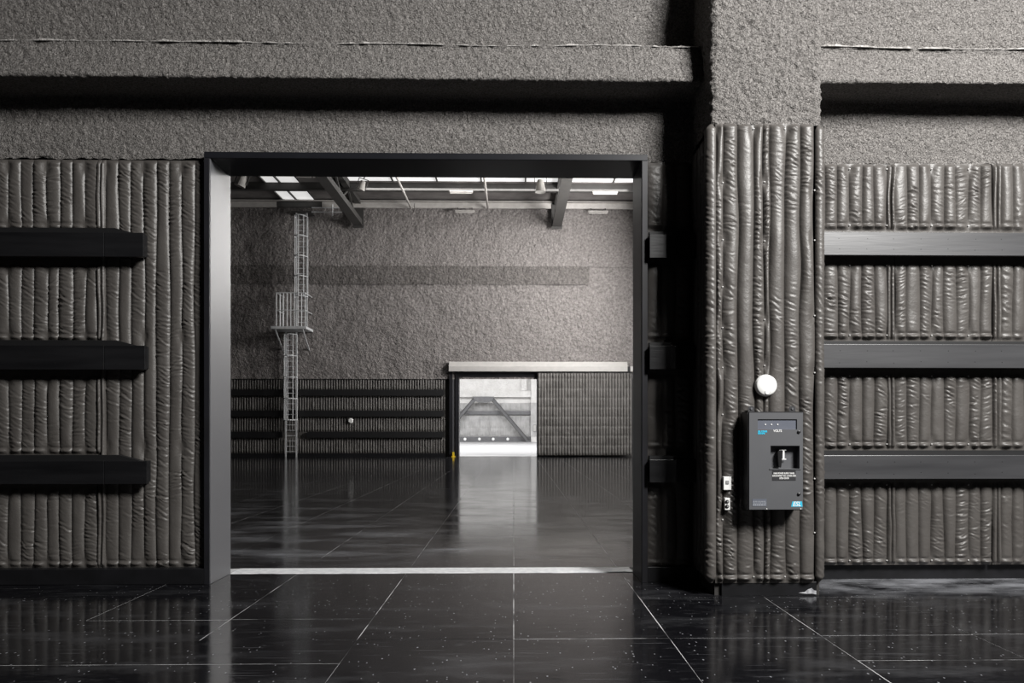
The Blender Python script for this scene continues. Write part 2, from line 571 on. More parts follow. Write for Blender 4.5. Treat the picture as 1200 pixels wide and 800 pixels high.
for k in range(-18, 12):
    y = 8.56
    first = True
    off = 0.68 if k % 2 == 0 else 1.90
    while y < YF + .5:
        y1 = min(y + (off if first else 2.44), YF + .5)
        first = False
        xa, xb = k * S, (k + 1) * S
        if y < 20.5 and xb > -0.415 * y1 - .5 and xa < 0.165 * y1 + .5:
            sheet(xa, xb, y, y1)
        else:
            rest_sheet(xa, xb, y, y1)
        y = y1
o = rest.build('floor_sheets', M['floor'], fl)
o['kind'] = 'stuff'
structure('floor', MB().box(-23, 19, YF + .5, YT + .3, -0.15, 0.0), M['concrete'])

# ------------------------------------------------------------------ portal frame
pf = structure('trim_1')
MB().box(-3.255, -3.20, 7.71, 8.26, 0, 4.49).build('jamb', M['steel'], pf, bevel=0.004)
MB().box(-3.262, -3.205, 7.695, 7.709, 0, 4.49).build('jamb_edge', M['steel_edge'], pf, bevel=0.003)
MB().box(1.36, 1.415, 7.71, 8.26, 0, 4.49).build('jamb', M['steel'], pf, bevel=0.004)
MB().box(1.365, 1.425, 7.695, 7.709, 0, 4.49).build('jamb_edge', M['steel_edge'], pf, bevel=0.003)
MB().box(-3.255, 1.415, 7.71, 8.26, 4.492, 4.555).build('header', M['header'], pf, bevel=0.004)
MB().box(-3.262, 1.425, 7.695, 7.709, 4.492, 4.557).build('header_edge', M['header'], pf, bevel=0.003)
MB().box(-3.20, 1.36, 8.26, 8.545, -0.003, 0.006).build('threshold', M['alu'], pf, bevel=0.002)

# ------------------------------------------------------------------ baseboards
structure('baseboard_left', MB().box(-8, -3.264, 7.70, 7.815, 0, 0.165), M['base'], bevel=0.006)
structure('baseboard_right', MB().box(3.04, 9, 7.85, 7.999, 0, 0.16), M['base'], bevel=0.006)
structure('baseboard_right', MB().box(1.427, 2.035, 7.72, 7.815, 0, 0.165), M['base'], bevel=0.006)

# ------------------------------------------------------------------ quilted pads
def tube_field(w, n_x, zs, seed, amp=0.030, wrk=0.0098, pinch=None, edges=(0.05, 0.05), tuft=(), slant=1.0, creases=44, hems=()):
    """height field of one stuffed tube, arrays (n_x, n_z)"""
    s = np.linspace(0, 1, n_x)
    nz = len(zs)
    dz = zs[1] - zs[0]
    r = np.random.default_rng(seed)
    prof = np.maximum(1 - np.abs(2 * s - 1) ** 2.5, 0) ** 0.75
    h = np.repeat(prof[:, None], nz, 1)
    z0, z1 = zs[0], zs[-1]
    end = np.minimum(sstep(zs, z0 - 0.004, z0 + edges[0]), sstep(-zs, -z1 - 0.004, -z1 + edges[1]))
    pn = np.ones(nz)
    for (a, b) in (pinch or []):
        pn = np.minimum(pn, np.maximum(sstep(-zs, -a + 0.01, -a + 0.085), sstep(zs, b + 0.0, b + 0.045)) * 0.98 + 0.02)
    f = (0.10 + 0.90 * end) * pn
    # slow swelling
    f = f * (1 + 0.10 * fnoise(1, nz, 1, dz, 1, 0.35, seed + 1)[0])
    h = h * f[None, :] * amp
    # creases: short slanted folds across the tube, in patches
    wd = s * w
    patch = np.clip(0.80 + 0.5 * fnoise(1, nz, 1, dz, 1, 0.45, seed + 4)[0], 0.0, 1.6)
    k = int(creases * (z1 - z0))
    for _ in range(k):
        zc = r.uniform(z0, z1)
        m_ = patch[min(nz - 1, int((zc - z0) / dz))]
        if r.uniform() > m_:
            continue
        sl = -slant * r.normal(0.42, 0.28)
        half = w * r.uniform(0.18, 0.62)
        xc = w * r.choice([r.uniform(0.0, 0.4), r.uniform(0.4, 1.0)])
        th = max(r.uniform(0.006, 0.012), dz * 0.75)
        dep = wrk * r.uniform(0.35, 1.0) * min(m_, 1.2)
        reach = abs(sl) * w + 5 * th
        i0, i1 = max(0, int((zc - reach - z0) / dz)), min(nz, int((zc + reach - z0) / dz) + 2)
        t = zs[None, i0:i1] - zc - sl * (wd[:, None] - xc) - 0.5 * (wd[:, None] - xc) ** 2 * r.normal(0, 6)
        win = np.exp(-((wd[:, None] - xc) / half) ** 2 * 1.5) * np.sqrt(prof)[:, None]
        h[:, i0:i1] += dep * win * (0.75 * np.exp(-((t + 1.5 * th) / (1.3 * th)) ** 2) - np.exp(-(t / th) ** 2)) * f[None, i0:i1]
    n1 = fnoise(n_x, nz, w / (n_x - 1), dz, 0.10, 0.10, seed + 2)
    h = h + 0.0014 * n1 * prof[:, None] * f[None, :]
    # sewn hems run straight across the tubes as a thin bead
    for (hz, kind) in hems:
        g_ = zs - hz
        h = h * (1 - 0.5 * np.exp(-((g_ - 0.03 * (1 if kind < 0 else -1)) / 0.016) ** 2))[None, :]
        h = h + (0.55 * amp * np.exp(-(g_ / 0.020) ** 2) * (0.8 + 0.2 * fnoise(1, nz, 1, dz, 1, 0.05, seed + 8)[0]))[None, :] * (0.55 + 0.45 * prof[:, None])
    # seams draw in unevenly
    for (ts, tz, rad) in tuft:
        d2 = ((s[:, None] - ts) * w) ** 2 + ((zs[None, :] - tz) * 0.5) ** 2
        h = h * (1 - 0.95 * np.exp(-d2 / rad ** 2))
    return s, h


def pin_mesh():
    if 'pin' not in sheet_cache:
        sheet_cache['pin'] = MB().lathe([(0.008, 0.0), (0.007, -0.004), (0.004, -0.006)], (0, 0, 0), 'y', 10).mesh('pin_head', M['pin'])
    return sheet_cache['pin']


def quilt_front(name, label, x0, x1, n, z0, z1, y, seed, pinch=None, flaps=(True, True), group=None, widths=None,
                tufts=None, rows=None, pins=True, slant=1.0, amp=0.034, nx=15, dz=0.0085):
    """a quilt of n stuffed tubes on a wall that faces -Y; every tube is a part"""
    q = thing(name, label, 'acoustic quilt', group)
    zs = np.arange(z0, z1 + dz * 0.5, dz)
    fw = 0.044
    a = x0 + (fw if flaps[0] else 0.0)
    b = x1 - (fw if flaps[1] else 0.0)
    if widths is None:
        e = np.linspace(a, b, n + 1)
    else:
        e = np.array(widths)
        n = len(e) - 1
    r = np.random.default_rng(seed)
    sway = 0.006 * np.array([fnoise(1, len(zs), 1, dz, 1, 0.5, seed + 500 + i)[0] for i in range(n + 1)])
    for i in range(n):
        w = e[i + 1] - e[i]
        tf = []
        for (tx, tz) in (tufts or []):
            if e[i] - 0.06 < tx < e[i + 1] + 0.06:
                tf.append(((tx - e[i]) / w, tz, 0.042))
        for (rz, up) in (rows or []):
            if (i + seed) % 3 == 0:
                tf.append((1.0, rz, 0.045))
            if (i + seed) % 3 == 1:
                tf.append((0.0, rz, 0.045))
        s, h = tube_field(w, nx, zs, seed * 100 + i * 7, amp=amp * r.uniform(0.9, 1.1), pinch=pinch, tuft=tf, hems=[(q_[0] - 0.012 * q_[1] * -1, q_[1]) for q_ in (rows or []) if q_[1] < 0],
                          slant=slant * r.choice([1, 1, 1, -0.6]))
        P = np.zeros((nx, len(zs), 3))
        xl, xr = e[i] + sway[i], e[i + 1] + sway[i + 1]
        P[..., 0] = xl[None, :] + (xr - xl)[None, :] * s[:, None]
        P[..., 1] = y - 0.004 - h
        P[..., 2] = zs[None, :]
        put('padded_tube', grid_mesh('padded_tube', P, M['fabric']), q)
        if pins:
            for (rz, up) in (rows or []):
                if (i + seed) % 3 == 0:
                    put('pin_head', pin_mesh(), q, (e[i + 1], y - 0.016, rz))
    if tufts and pins:
        for (tx, tz) in tufts:
            put('pin_head', pin_mesh(), q, (tx, y - 0.014, tz))
    for side, on in enumerate(flaps):
        if not on:
            continue
        xa, xb = ((x0, x0 + fw), (x1 - fw, x1))[side]
        s, h = tube_field(fw, 8, zs, seed * 100 + 91 + side, amp=0.034, wrk=0.003, pinch=pinch)
        sw = 0.006 * fnoise(1, len(zs), 1, dz, 1, 0.30, seed + 900 + side)[0]
        P = np.zeros((8, len(zs), 3))
        P[..., 0] = xa + (xb - xa) * s[:, None] + sw[None, :] * (s[:, None] * (1 - s[:, None]) * 4)
        P[..., 1] = y - 0.004 - h
        P[..., 2] = zs[None, :]
        put('zip_flap', grid_mesh('zip_flap', P, M['fabric']), q)
    return q


LR = [(3.43, 3.68), (2.255, 2.505), (1.064, 1.304)]      # rail heights left of the portal (bottom, top)
RR = [(3.478, 3.722), (2.284, 2.535), (1.107, 1.358)]    # right of it


def rows_for(rails, z0, z1):
    out = [(z1 - 0.06, 1), (z0 + 0.05, -1)]
    for (a, b) in rails:
        out += [(b + 0.115, -1), (a - 0.075, 1)]
    return out


LP = [(a - 0.03, b + 0.06) for a, b in LR]
RP = [(a - 0.03, b + 0.06) for a, b in RR]
quilt_front('acoustic_quilt', 'dark grey quilted pad crossed full width by three black rails left of the portal', -5.53, -4.372, 8, 0.166, 4.49, YW, 21, LP,
            rows=rows_for(LR, .166, 4.475), pins=False, amp=0.025)
quilt_front('acoustic_quilt', 'dark grey quilted pad against the left post of the portal, rails ending on it', -4.372, -3.268, 8, 0.166, 4.49, YW, 22, None,
            flaps=(True, False), rows=[(4.41, 1), (2.62, 1), (1.45, 1), (0.22, -1)], pins=False, amp=0.025)
quilt_front('acoustic_quilt', 'narrow unlit quilted pad between the portal and the pillar', 1.432, 1.895, 3, 0.166, 4.50, YW, 23, RP, flaps=(False, False), dz=0.016,
            rows=rows_for(RR, .166, 4.5), pins=False, amp=0.025)
quilt_front('acoustic_quilt', 'quilted pad behind three rails, the one next to the pillar on its right', 3.045, 4.078, 7, 0.166, 4.505, YW, 24, RP,
            rows=rows_for(RR, .166, 4.505))
quilt_front('acoustic_quilt', 'quilted pad behind three rails, second one along the wall right of the pillar', 4.078, 5.238, 8, 0.166, 4.51, YW, 25, RP,
            rows=rows_for(RR, .166, 4.51))
quilt_front('acoustic_quilt', 'quilted pad behind three rails, cut by the right edge of the view', 5.238, 6.40, 8, 0.166, 4.515, YW, 26, RP, dz=0.016,
            rows=rows_for(RR, .166, 4.515))

# pillar quilt with tufts and two corner rolls
TUF = [(2.048, 4.05), (2.048, 3.49), (2.046, 3.03), (2.046, 2.63), (2.046, 2.24), (2.046, 1.78), (2.046, 0.75),
       (2.46, 4.06), (2.46, 3.48), (2.46, 2.71), (2.46, 2.26), (2.953, 3.98), (2.953, 3.49), (2.953, 2.75), (2.953, 2.19), (2.953, 1.15), (2.953, 0.62)]
pq = quilt_front('pillar_quilt', 'tall buttoned quilted pad on the front of the pillar, behind the switch box', 1.98, 2.99, 8, 0.128, 4.635, 7.085, 31, None,
                 flaps=(False, False), widths=[1.965, 2.048, 2.20, 2.352, 2.455, 2.505, 2.66, 2.81, 2.953], tufts=TUF, nx=16, dz=0.0085,
                 rows=[(4.58, 1), (0.19, -1)], amp=0.040)


def corner_roll(cx, cy, a0, a1, rad, seed, slant):
    zs = np.arange(0.128, 4.63, 0.0115)
    n = 16
    s, h = tube_field(0.15, n, zs, seed, amp=0.012, wrk=0.008, slant=slant * 1.6)
    ang = np.radians(a0 + (a1 - a0) * s)
    end = 0.35 + 0.65 * np.minimum(sstep(zs, .12, .2), sstep(-zs, -4.64, -4.56))
    rr = rad * end[None, :] + h - 0.004
    P = np.zeros((n, len(zs), 3))
    P[..., 0] = cx + rr * np.cos(ang)[:, None]
    P[..., 1] = cy + rr * np.sin(ang)[:, None]
    P[..., 2] = zs[None, :]
    return grid_mesh('corner_roll', P, M['fabric'], flip=False)


put('corner_roll', corner_roll(3.0, 7.10, 210, 375, 0.050, 4001, 1.0), pq)
# side of the pillar
sq = thing('pillar_quilt', 'quilted pad in deep shade on the side of the pillar facing the portal', 'acoustic quilt')
put('corner_roll', corner_roll(1.94, 7.10, 150, 310, 0.062, 4002, 1.0), sq)
zs = np.arange(0.13, 4.60, 0.016)
for i in range(4):
    w = 0.155
    s, h = tube_field(w, 12, zs, 5000 + i * 9, amp=0.042)
    P = np.zeros((12, len(zs), 3))
    P[..., 0] = 1.955 - h
    P[..., 1] = (7.155 + w * (i + 1)) - w * s[:, None]
    P[..., 2] = zs[None, :]
    put('padded_tube', grid_mesh('padded_tube', P, M['fabric']), sq)

# ------------------------------------------------------------------ bumper rails
BY0, BY1 = 7.62, 7.665


def screws(boards, mbx):
    for (x, z) in boards:
        mbx.lathe([(0.005, 0.0), (0.0045, -0.0015)], (x, BY0 + 0.0005, z), 'y', 8)


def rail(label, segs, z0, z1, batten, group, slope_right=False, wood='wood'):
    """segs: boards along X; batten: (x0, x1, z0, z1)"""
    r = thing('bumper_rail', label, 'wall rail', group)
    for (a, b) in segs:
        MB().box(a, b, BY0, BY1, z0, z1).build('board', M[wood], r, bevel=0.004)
    xa, xb, za, zb = batten
    pts = [(xa, za), (xb, za), (xb, zb), (xa, zb)]
    if slope_right:
        pts = [(xa, za), (xb, za), (xb, z1), (xb - 0.07, z1), (xb - 0.30, zb), (xa, zb)]
    MB().prism(pts, 'y', BY1 + 0.001, YW - 0.048).build('backing_board', M['batten'], r)
    sm = MB()
    g = random.Random(int(z0 * 1000))
    for (a, b) in segs:
        x = a + 0.12
        while x < b:
            screws([(x, z0 + 0.06 + g.uniform(-.01, .01)), (x + g.uniform(-.01, .01), z1 - 0.07)], sm)
            x += 0.29
    o = sm.build('screw_heads', M['black'], r)
    o['kind'] = 'stuff'
    return r


ORD = ['top', 'middle', 'bottom']
for i, (a, b) in enumerate(LR):
    end = (-3.855, -3.84, -3.82)[i]
    rail('%s black board rail ending on the pad left of the portal' % ORD[i], [(-7.5, -4.262), (-4.258, end)], a, b,
         (-7.5, end - 0.02, a + .02, b + 0.06), 'rails left of the portal', slope_right=True)
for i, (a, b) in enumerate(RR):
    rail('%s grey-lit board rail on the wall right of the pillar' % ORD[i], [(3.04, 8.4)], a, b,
         (3.04, 8.4, a + .02, b + (0.0, 0.04, 0.05)[i] - .001), 'rails right of the pillar', wood='wood_lit')
for i, (a, b) in enumerate(LR):
    rail('short %s rail stub in the shade between portal and pillar' % ORD[i], [(1.432, 1.92)], a + .01, b + .01,
         (1.44, 1.92, a + .02, b + 0.05), 'rail stubs between portal and pillar')

# ------------------------------------------------------------------ smoke alarm, switch box, switch plates on the pillar
def text(name, s, x, z, y, size, m, parent, align='CENTER', shear=0.0, bold=0.0, sx=1.0):
    c = bpy.data.curves.new('text', 'FONT')
    c.body = s
    c.size = size
    c.align_x = align
    c.shear = shear
    c.offset = bold
    c.extrude = 0.0006
    c.space_line = 1.0
    t = bpy.data.objects.new('text', c)
    COL.objects.link(t)
    bpy.context.view_layer.update()
    me = bpy.data.meshes.new_from_object(t.evaluated_get(bpy.context.evaluated_depsgraph_get()))
    bpy.data.objects.remove(t)
    bpy.data.curves.remove(c)
    me.materials.clear()
    me.materials.append(m)
    o = put(name, me, parent, (x, y, z))
    o.rotation_euler = (R(90), 0, 0)
    o.scale = (sx, 1, 1)
    return o


sa = thing('smoke_alarm', 'white round smoke alarm on the pillar above the switch box', 'alarm')
MB().lathe([(0.105, 0.0), (0.107, -0.012), (0.103, -0.03)], (2.455, 7.04, 2.062), 'y', 48).build('base', M['white'], sa, smooth=False)
MB().lathe([(0.101, 0.0), (0.100, -0.012), (0.088, -0.020), (0.05, -0.024), (0.01, -0.025)], (2.455, 7.01, 2.062), 'y', 48).build('cover', M['white'], sa, smooth=True)
MB().lathe([(0.026, 0.0), (0.026, -0.003)], (2.457, 6.990, 1.995), 'y', 24).build('button_ring', M['grey_line'], sa)
MB().lathe([(0.022, 0.0), (0.021, -0.005)], (2.457, 6.988, 1.995), 'y', 24).build('test_button', M['white'], sa)
MB().lathe([(0.011, 0.0), (0.009, -0.003)], (2.46, 6.987, 2.075), 'y', 16).build('indicator', M['white'], sa)


def holed_plate(xc, zc, holes, y0, y1):
    mb = MB()
    for i in range(len(xc) - 1):
        for j in range(len(zc) - 1):
            if (i, j) not in holes:
                mb.box(xc[i], xc[i + 1], y0, y1, zc[j], zc[j + 1])
    return mb


sb = thing('switch_box', 'grey metal power switch box with cyan logo hung on the pillar', 'electrical box')
bx0, bx1, bz0, bz1 = 2.222, 2.752, 0.866, 1.803
YB = 6.84
mb = MB()
mb.box(bx0, bx0 + .004, YB + .015, 7.03, bz0, bz1).box(bx1 - .004, bx1, YB + .015, 7.03, bz0, bz1)
mb.box(bx0, bx1, YB + .015, 7.03, bz0, bz0 + .004).box(bx0, bx1, YB + .015, 7.03, bz1 - .004, bz1).box(bx0, bx1, 7.026, 7.03, bz0, bz1)
mb.build('body', M['box_dark'], sb)
door = holed_plate([2.233, 2.314, 2.436, 2.689, 2.714, 2.746], [0.875, 1.261, 1.48, 1.634, 1.731, 1.794], {(2, 1), (3, 1), (1, 3), (2, 3)}, YB, YB + .014).build('door', M['box'], sb)
MB().box(2.310, 2.693, YB + .012, YB + .016, 1.630, 1.735).build('indicator_window', M['glass'], door)
for i in range(3):
    MB().lathe([(0.007, 0), (0.006, -0.005)], (2.391 + i * 0.0585, YB + .012, 1.681), 'y', 12).build('lamp', M['white'], door)
# recess with its switch
rc = MB()
rc.box(2.43, 2.72, YB + .075, YB + .08, 1.255, 1.486)
rc.box(2.430, 2.436, YB + .0145, YB + .075, 1.255, 1.486).box(2.714, 2.72, YB + .0145, YB + .075, 1.255, 1.486)
rc.box(2.43, 2.72, YB + .0145, YB + .075, 1.255, 1.261).box(2.43, 2.72, YB + .0145, YB + .075, 1.48, 1.486)
rc.build('switch_recess', M['box'], sb)
MB().prism([(2.520, 1.275), (2.545, 1.27), (2.556, 1.37), (2.556, 1.425), (2.545, 1.44), (2.525, 1.438), (2.512, 1.42), (2.514, 1.35)], 'y', YB + .018, YB + .074).build('toggle', M['black'], sb, bevel=0.003)
text('switch_mark', 'I', 2.578, 1.352, YB + .045, 0.115, M['white'], sb, bold=0.002, sx=1.1)
MB().box(2.553, 2.603, YB + .046, YB + .05, 1.432, 1.442).build('mark_bar', M['white'], sb)
MB().box(2.553, 2.603, YB + .046, YB + .05, 1.345, 1.355).build('mark_bar', M['white'], sb)
MB().box(2.452, 2.676, YB - .003, YB - .0005, 1.150, 1.246).build('instruction_plate', M['box_dark'], door)
MB().box(2.425, 2.725, YB - .006, YB, 1.253, 1.2605).build('recess_lip', M['box'], door)
for i, s_ in enumerate(['MAIN POWER SUPPLY PANEL', 'DISCONNECT ALL LOADS AND', 'OPEN DOOR']):
    text('instruction_text', s_, 2.564, 1.211 - i * 0.0235, YB - .004, 0.0215, M['white'], door, bold=0.0006, sx=(.72, .74, .72)[i])
text('logo', 'ESL', 2.685, 0.907, YB - .001, 0.060, M['white'], door, shear=0.25, bold=0.001, sx=0.9)
MB().prism([(2.632, 0.901), (2.742, 0.901), (2.736, 0.951), (2.645, 0.951)], 'y', YB - .0006, YB - .0001).build('logo_patch', M['cyan'], door)
for i, s_ in enumerate(['ESL POWER', 'SYSTEMS']):
    text('title', s_, 2.316, 1.608 - i * 0.019, YB - .0012, 0.021, M['cyan'], door, align='LEFT', bold=0.0016, sx=.80)
text('voltage_text', 'VOLTS', 2.503, 1.611, YB - .0012, 0.03, M['white'], door, bold=0.0008, sx=.9)
MB().box(2.262, 2.398, YB - .002, YB - .0003, 0.906, 0.975).build('rating_plate', M['glass'], door)
lm = MB()
g = random.Random(3)
for row, zz in enumerate((0.914, 0.935, 0.95)):
    x = 2.268
    while x < 2.385:
        w = g.uniform(.008, .022)
        lm.box(x, min(x + w, 2.392), YB - .003, YB - .0021, zz, zz + (0.010 if row == 0 else .005))
        x += w + .005
lm.build('rating_marks', M['lead'], door)
for z in (1.61, 1.02):
    MB().lathe([(0.016, 0), (0.015, -0.008), (0.007, -0.012)], (2.705, YB, z), 'y', 16).build('latch', M['black'], door)
for x in (2.30, 2.70):
    MB().prism([(x - .03, 1.80), (x + .03, 1.80), (x + .03, 1.845), (x + .015, 1.86), (x - .015, 1.86), (x - .03, 1.845)], 'y', 6.985, 6.992).build('mounting_lug', M['box_dark'], sb)
    MB().lathe([(0.012, 0), (0.011, -0.008)], (x, 6.984, 1.835), 'y', 8).build('bolt', M['box'], sb)
for x in (2.40, 2.725):
    MB().lathe([(0.006, 0), (0.005, -0.004)], (x, YB + .002, 0.881), 'y', 10).build('screw', M['white'], door)

sp = thing('switch_plate', 'white switch plate left of the switch box, with a dark grey key button', 'switch')
MB().box(2.037, 2.112, 7.005, 7.06, 1.046, 1.175).build('plate', M['white'], sp, bevel=0.004)
MB().box(2.058, 2.088, 6.997, 7.0045, 1.105, 1.14).build('key', M['grey_line'], sp, bevel=0.003)
so = thing('socket_plate', 'small white plate with two black round sockets, below the white switch plate', 'socket')
MB().box(2.050, 2.100, 7.005, 7.06, 0.852, 0.968).build('plate', M['white'], so, bevel=0.003)
for z in (0.887, 0.932):
    MB().lathe([(0.019, 0), (0.017, -0.006)], (2.071, 7.0045, z), 'y', 16).build('socket', M['black'], so)
    MB().lathe([(0.008, 0), (0.007, -0.002)], (2.075, 6.998, z + .002), 'y', 10).build('contact', M['grey_line'], so)

# ------------------------------------------------------------------ far wall
def spray_wall_far(za, zb, seed, xa=-21.8, xb=13.9, out=0.0, m='spray_far'):
    st = 0.065
    xs = np.arange(xa, xb, st)
    zs = np.linspace(za, zb, int((zb - za) / st))
    nu, nv = len(xs), len(zs)
    d = 0.009 * fnoise(nu, nv, st, st, 0.2, 0.2, seed) + 0.016 * fnoise(nu, nv, st, st, 1.0, 0.6, seed + 1) + 0.005 * fnoise(nu, nv, st, st, .07, .07, seed + 2)
    P = np.zeros((nu, nv, 3))
    P[..., 0] = xs[:, None]
    P[..., 1] = YF - 0.12 - d - out
    P[..., 2] = zs[None, :]
    return grid_mesh('sprayed_insulation', P, M[m])


OX0, OX1, OZ = -3.12, 1.32, 4.53    # far door opening
wb = structure('wall_back', MB().box(-22.3, OX0 - .3, YF, YF + .5, 0, 4.83).box(OX1 + .1, 14.3, YF, YF + .5, 0, 4.83)
               , M['shell'])
wb = structure('wall_back', MB().box(-22.3, 14.3, YF, YF + .5, 4.83, 10.8), M['shell'])
put('sprayed_insulation', spray_wall_far(4.42, 10.88, 61), wb)
put('darker_band', spray_wall_far(9.80, 10.84, 65, -21.5, 4.35, 0.09, 'spray_band'), wb)
wb = structure('wall_back', MB().box(-22.3, 14.3, YF, YF + .5, 10.801, CEIL), M['shell'])
put('sprayed_insulation', spray_wall_far(10.82, CEIL, 71, out=0.06), wb)
structure('baseboard_back', MB().box(-21, -3.9, YF - .12, YF - .001, 0, 0.2), M['base'])


def far_quilt_mesh(w, z0, z1, n, seed, pinch, rows, m, amp=0.06, nx=7, dz=0.06):
    zs = np.arange(z0, z1 + .001, dz)
    cols = []
    for i in range(n):
        s, h = tube_field(w / n, nx, zs, seed + i * 3, amp=amp, wrk=0.012, pinch=pinch, edges=(0.1, 0.1), creases=2)
        for rz in rows:
            h = h * (1 - 0.5 * np.exp(-((zs - rz) / 0.06) ** 2))[None, :]
        x = (i + s) * w / n
        sl = slice(0, nx if i == n - 1 else nx - 1)
        cols.append((x[sl], h[sl]))
    x = np.concatenate([c[0] for c in cols])
    h = np.concatenate([c[1] for c in cols])
    P = np.zeros((len(x), len(zs), 3))
    P[..., 0] = x[:, None] - w / 2
    P[..., 1] = -h
    P[..., 2] = zs[None, :]
    return grid_mesh('acoustic_quilt', P, m)


FR = [(3.47, 3.78), (2.29, 2.59), (1.09, 1.39)]
FP = [(a - .03, b + .05) for a, b in FR]
fq = [far_quilt_mesh(1.185, 0.2, 4.46, 8, 700 + 50 * k, FP, [], M['fabric_far']) for k in range(2)]
NUMW = ['first', 'second', 'third', 'fourth', 'fifth', 'sixth', 'seventh', 'eighth', 'ninth', 'tenth', 'eleventh']
for k in range(11):
    o = put('acoustic_quilt', fq[k % 2], None, (-3.9 - 1.19 * (k + .5), YF - .001, 0))
    tag(o, 'dark quilt low on the far wall, %s from the far doorway leftwards' % NUMW[k], 'acoustic quilt', 'quilts along the far wall')


def far_rail(label, x0, x1, z0, z1):
    r = thing('bumper_rail', label, 'wall rail', 'rails along the far wall')
    MB().box(x0, x1, YF - .19, YF - .14, z0, z1).build('board', M['batten'], r)
    MB().box(x0 + .02, x1 - .02, YF - .139, YF - .075, z0 + .03, z1 + .04).build('backing_board', M['batten'], r)


far_rail('top black rail along the far wall left of the far doorway', -17, -3.95, *FR[0])
far_rail('middle black rail along the far wall left of the far doorway', -17, -3.95, *FR[1])
far_rail('bottom black rail on the far wall, from the ladder to the far doorway', -11.75, -3.95, *FR[2])
far_rail('bottom black rail on the far wall, on the left of the ladder', -17, -13.1, *FR[2])
MBs = MB().lathe([(0.15, 0.0), (0.15, -0.04), (0.11, -0.07)], (0, 0, 0), 'y', 24)
o = MBs.build('smoke_alarm', M['white'], None, loc=(-9.27, YF - .09, 2.05))
tag(o, 'tiny white round alarm on the far quilted wall, between ladder and doorway', 'alarm')

# far doorway
df = structure('trim_2')
MB().box(-3.66, -3.48, YF - .22, YF + .1, 0, 4.82).build('post', M['steel_edge'], df)
MB().box(-3.479, -3.32, YF - .12, YF + .5, 0, 4.82).build('post_rib', M['steel'], df)
MB().box(-3.319, OX0, YF - .18, YF + .5, 0, 4.82).build('post', M['steel_edge'], df)
MB().box(OX0, OX1 + .1, YF - .14, YF + .5, OZ, 4.82).build('header', M['steel_edge'], df)
MB().box(OX1, OX1 + .1, YF - .1, YF + .5, 0, OZ).build('post', M['steel_edge'], df)
tc = thing('track_cover', 'long pale grey metal cover over the sliding door track on the far wall', 'door track')
MB().prism([(YF - .20, 4.84), (YF - .50, 4.84), (YF - .50, 5.11), (YF - .30, 5.40), (YF - .20, 5.40)], 'x', -3.66, 6.45).build('cover', M['cover'], tc)
MB().box(6.452, 6.60, YF - .45, YF - .20, 4.84, 5.12).build('end_plate', M['steel_edge'], tc)
MB().box(6.602, 7.4, YF - .52, YF - .20, 4.84, 5.13).build('end_box', M['cover'], tc)
sd = thing('sliding_door', 'big grey quilted sliding door parked right of the far doorway', 'door')
MB().box(1.33, 6.75, YF - .34, YF - .24, 0.10, 4.81).build('door_leaf', M['steel_edge'], sd)
sdm = [far_quilt_mesh(1.34, 0.09, 4.79, 8, 900 + 60 * k, None, [0.65 + .54 * j for j in range(8)], M['fabric_far'], amp=0.075) for k in range(2)]
for k in range(4):
    put('padded_panel', sdm[k % 2], sd, (1.35 + 1.34 * (k + .5), YF - .341, 0))
dr = random.Random(8)
st_ = thing('door_stop', 'tiny yellow stop on the floor at the left post of the far doorway', 'door stop')
MB().box(-3.52, -3.30, YF - .42, YF - .24, 0, 0.05).build('foot', M['yellow'], st_)
MB().box(-3.47, -3.37, YF - .38, YF - .28, 0.05, 0.28).build('peg', M['yellow'], st_)

# ------------------------------------------------------------------ caged ladder on the far wall
ld = thing('caged_ladder', 'tall galvanised cage ladder with a landing halfway up the far wall', 'ladder')


def ladder_run(x0, x1, z0, z1, y, cage0, cage1, step, cw, depth):
    for x in (x0, x1):
        MB().box(x - .035, x + .035, y - .03, y + .03, z0, z1).build('stile', M['galv'], ld)
    me = MB().rod((x0, 0, 0), (x1, 0, 0), 0.022, 6).mesh('rung', M['galv'])
    z = z0 + .3
    while z < z1 - .05:
        put('rung', me, ld, (0, y, z))
        z += .3
    xc, hw = (x0 + x1) / 2, cw / 2
    ring = [(x1, 0)] + [(xc + hw * math.cos(t), -depth * math.sin(t)) for t in np.linspace(0.15, math.pi - .15, 11)] + [(x0, 0)]
    hm = MB()
    for a, b in zip(ring[:-1], ring[1:]):
        hm.bar((a[0], a[1], 0), (b[0], b[1], 0), 0.07, 0.02) if False else hm.rod((a[0], a[1], 0), (b[0], b[1], 0), 0.028, 6)
    me = hm.mesh('hoop', M['galv'])
    z = cage0
    while z < cage1 + .01:
        put('hoop', me, ld, (0, y, z))
        z += step
    for t in np.linspace(0.15, math.pi - .15, 5):
        MB().rod((xc + hw * math.cos(t), y - depth * math.sin(t), cage0), (xc + hw * math.cos(t), y - depth * math.sin(t), cage1), 0.024, 6).build('cage_bar', M['galv'], ld)


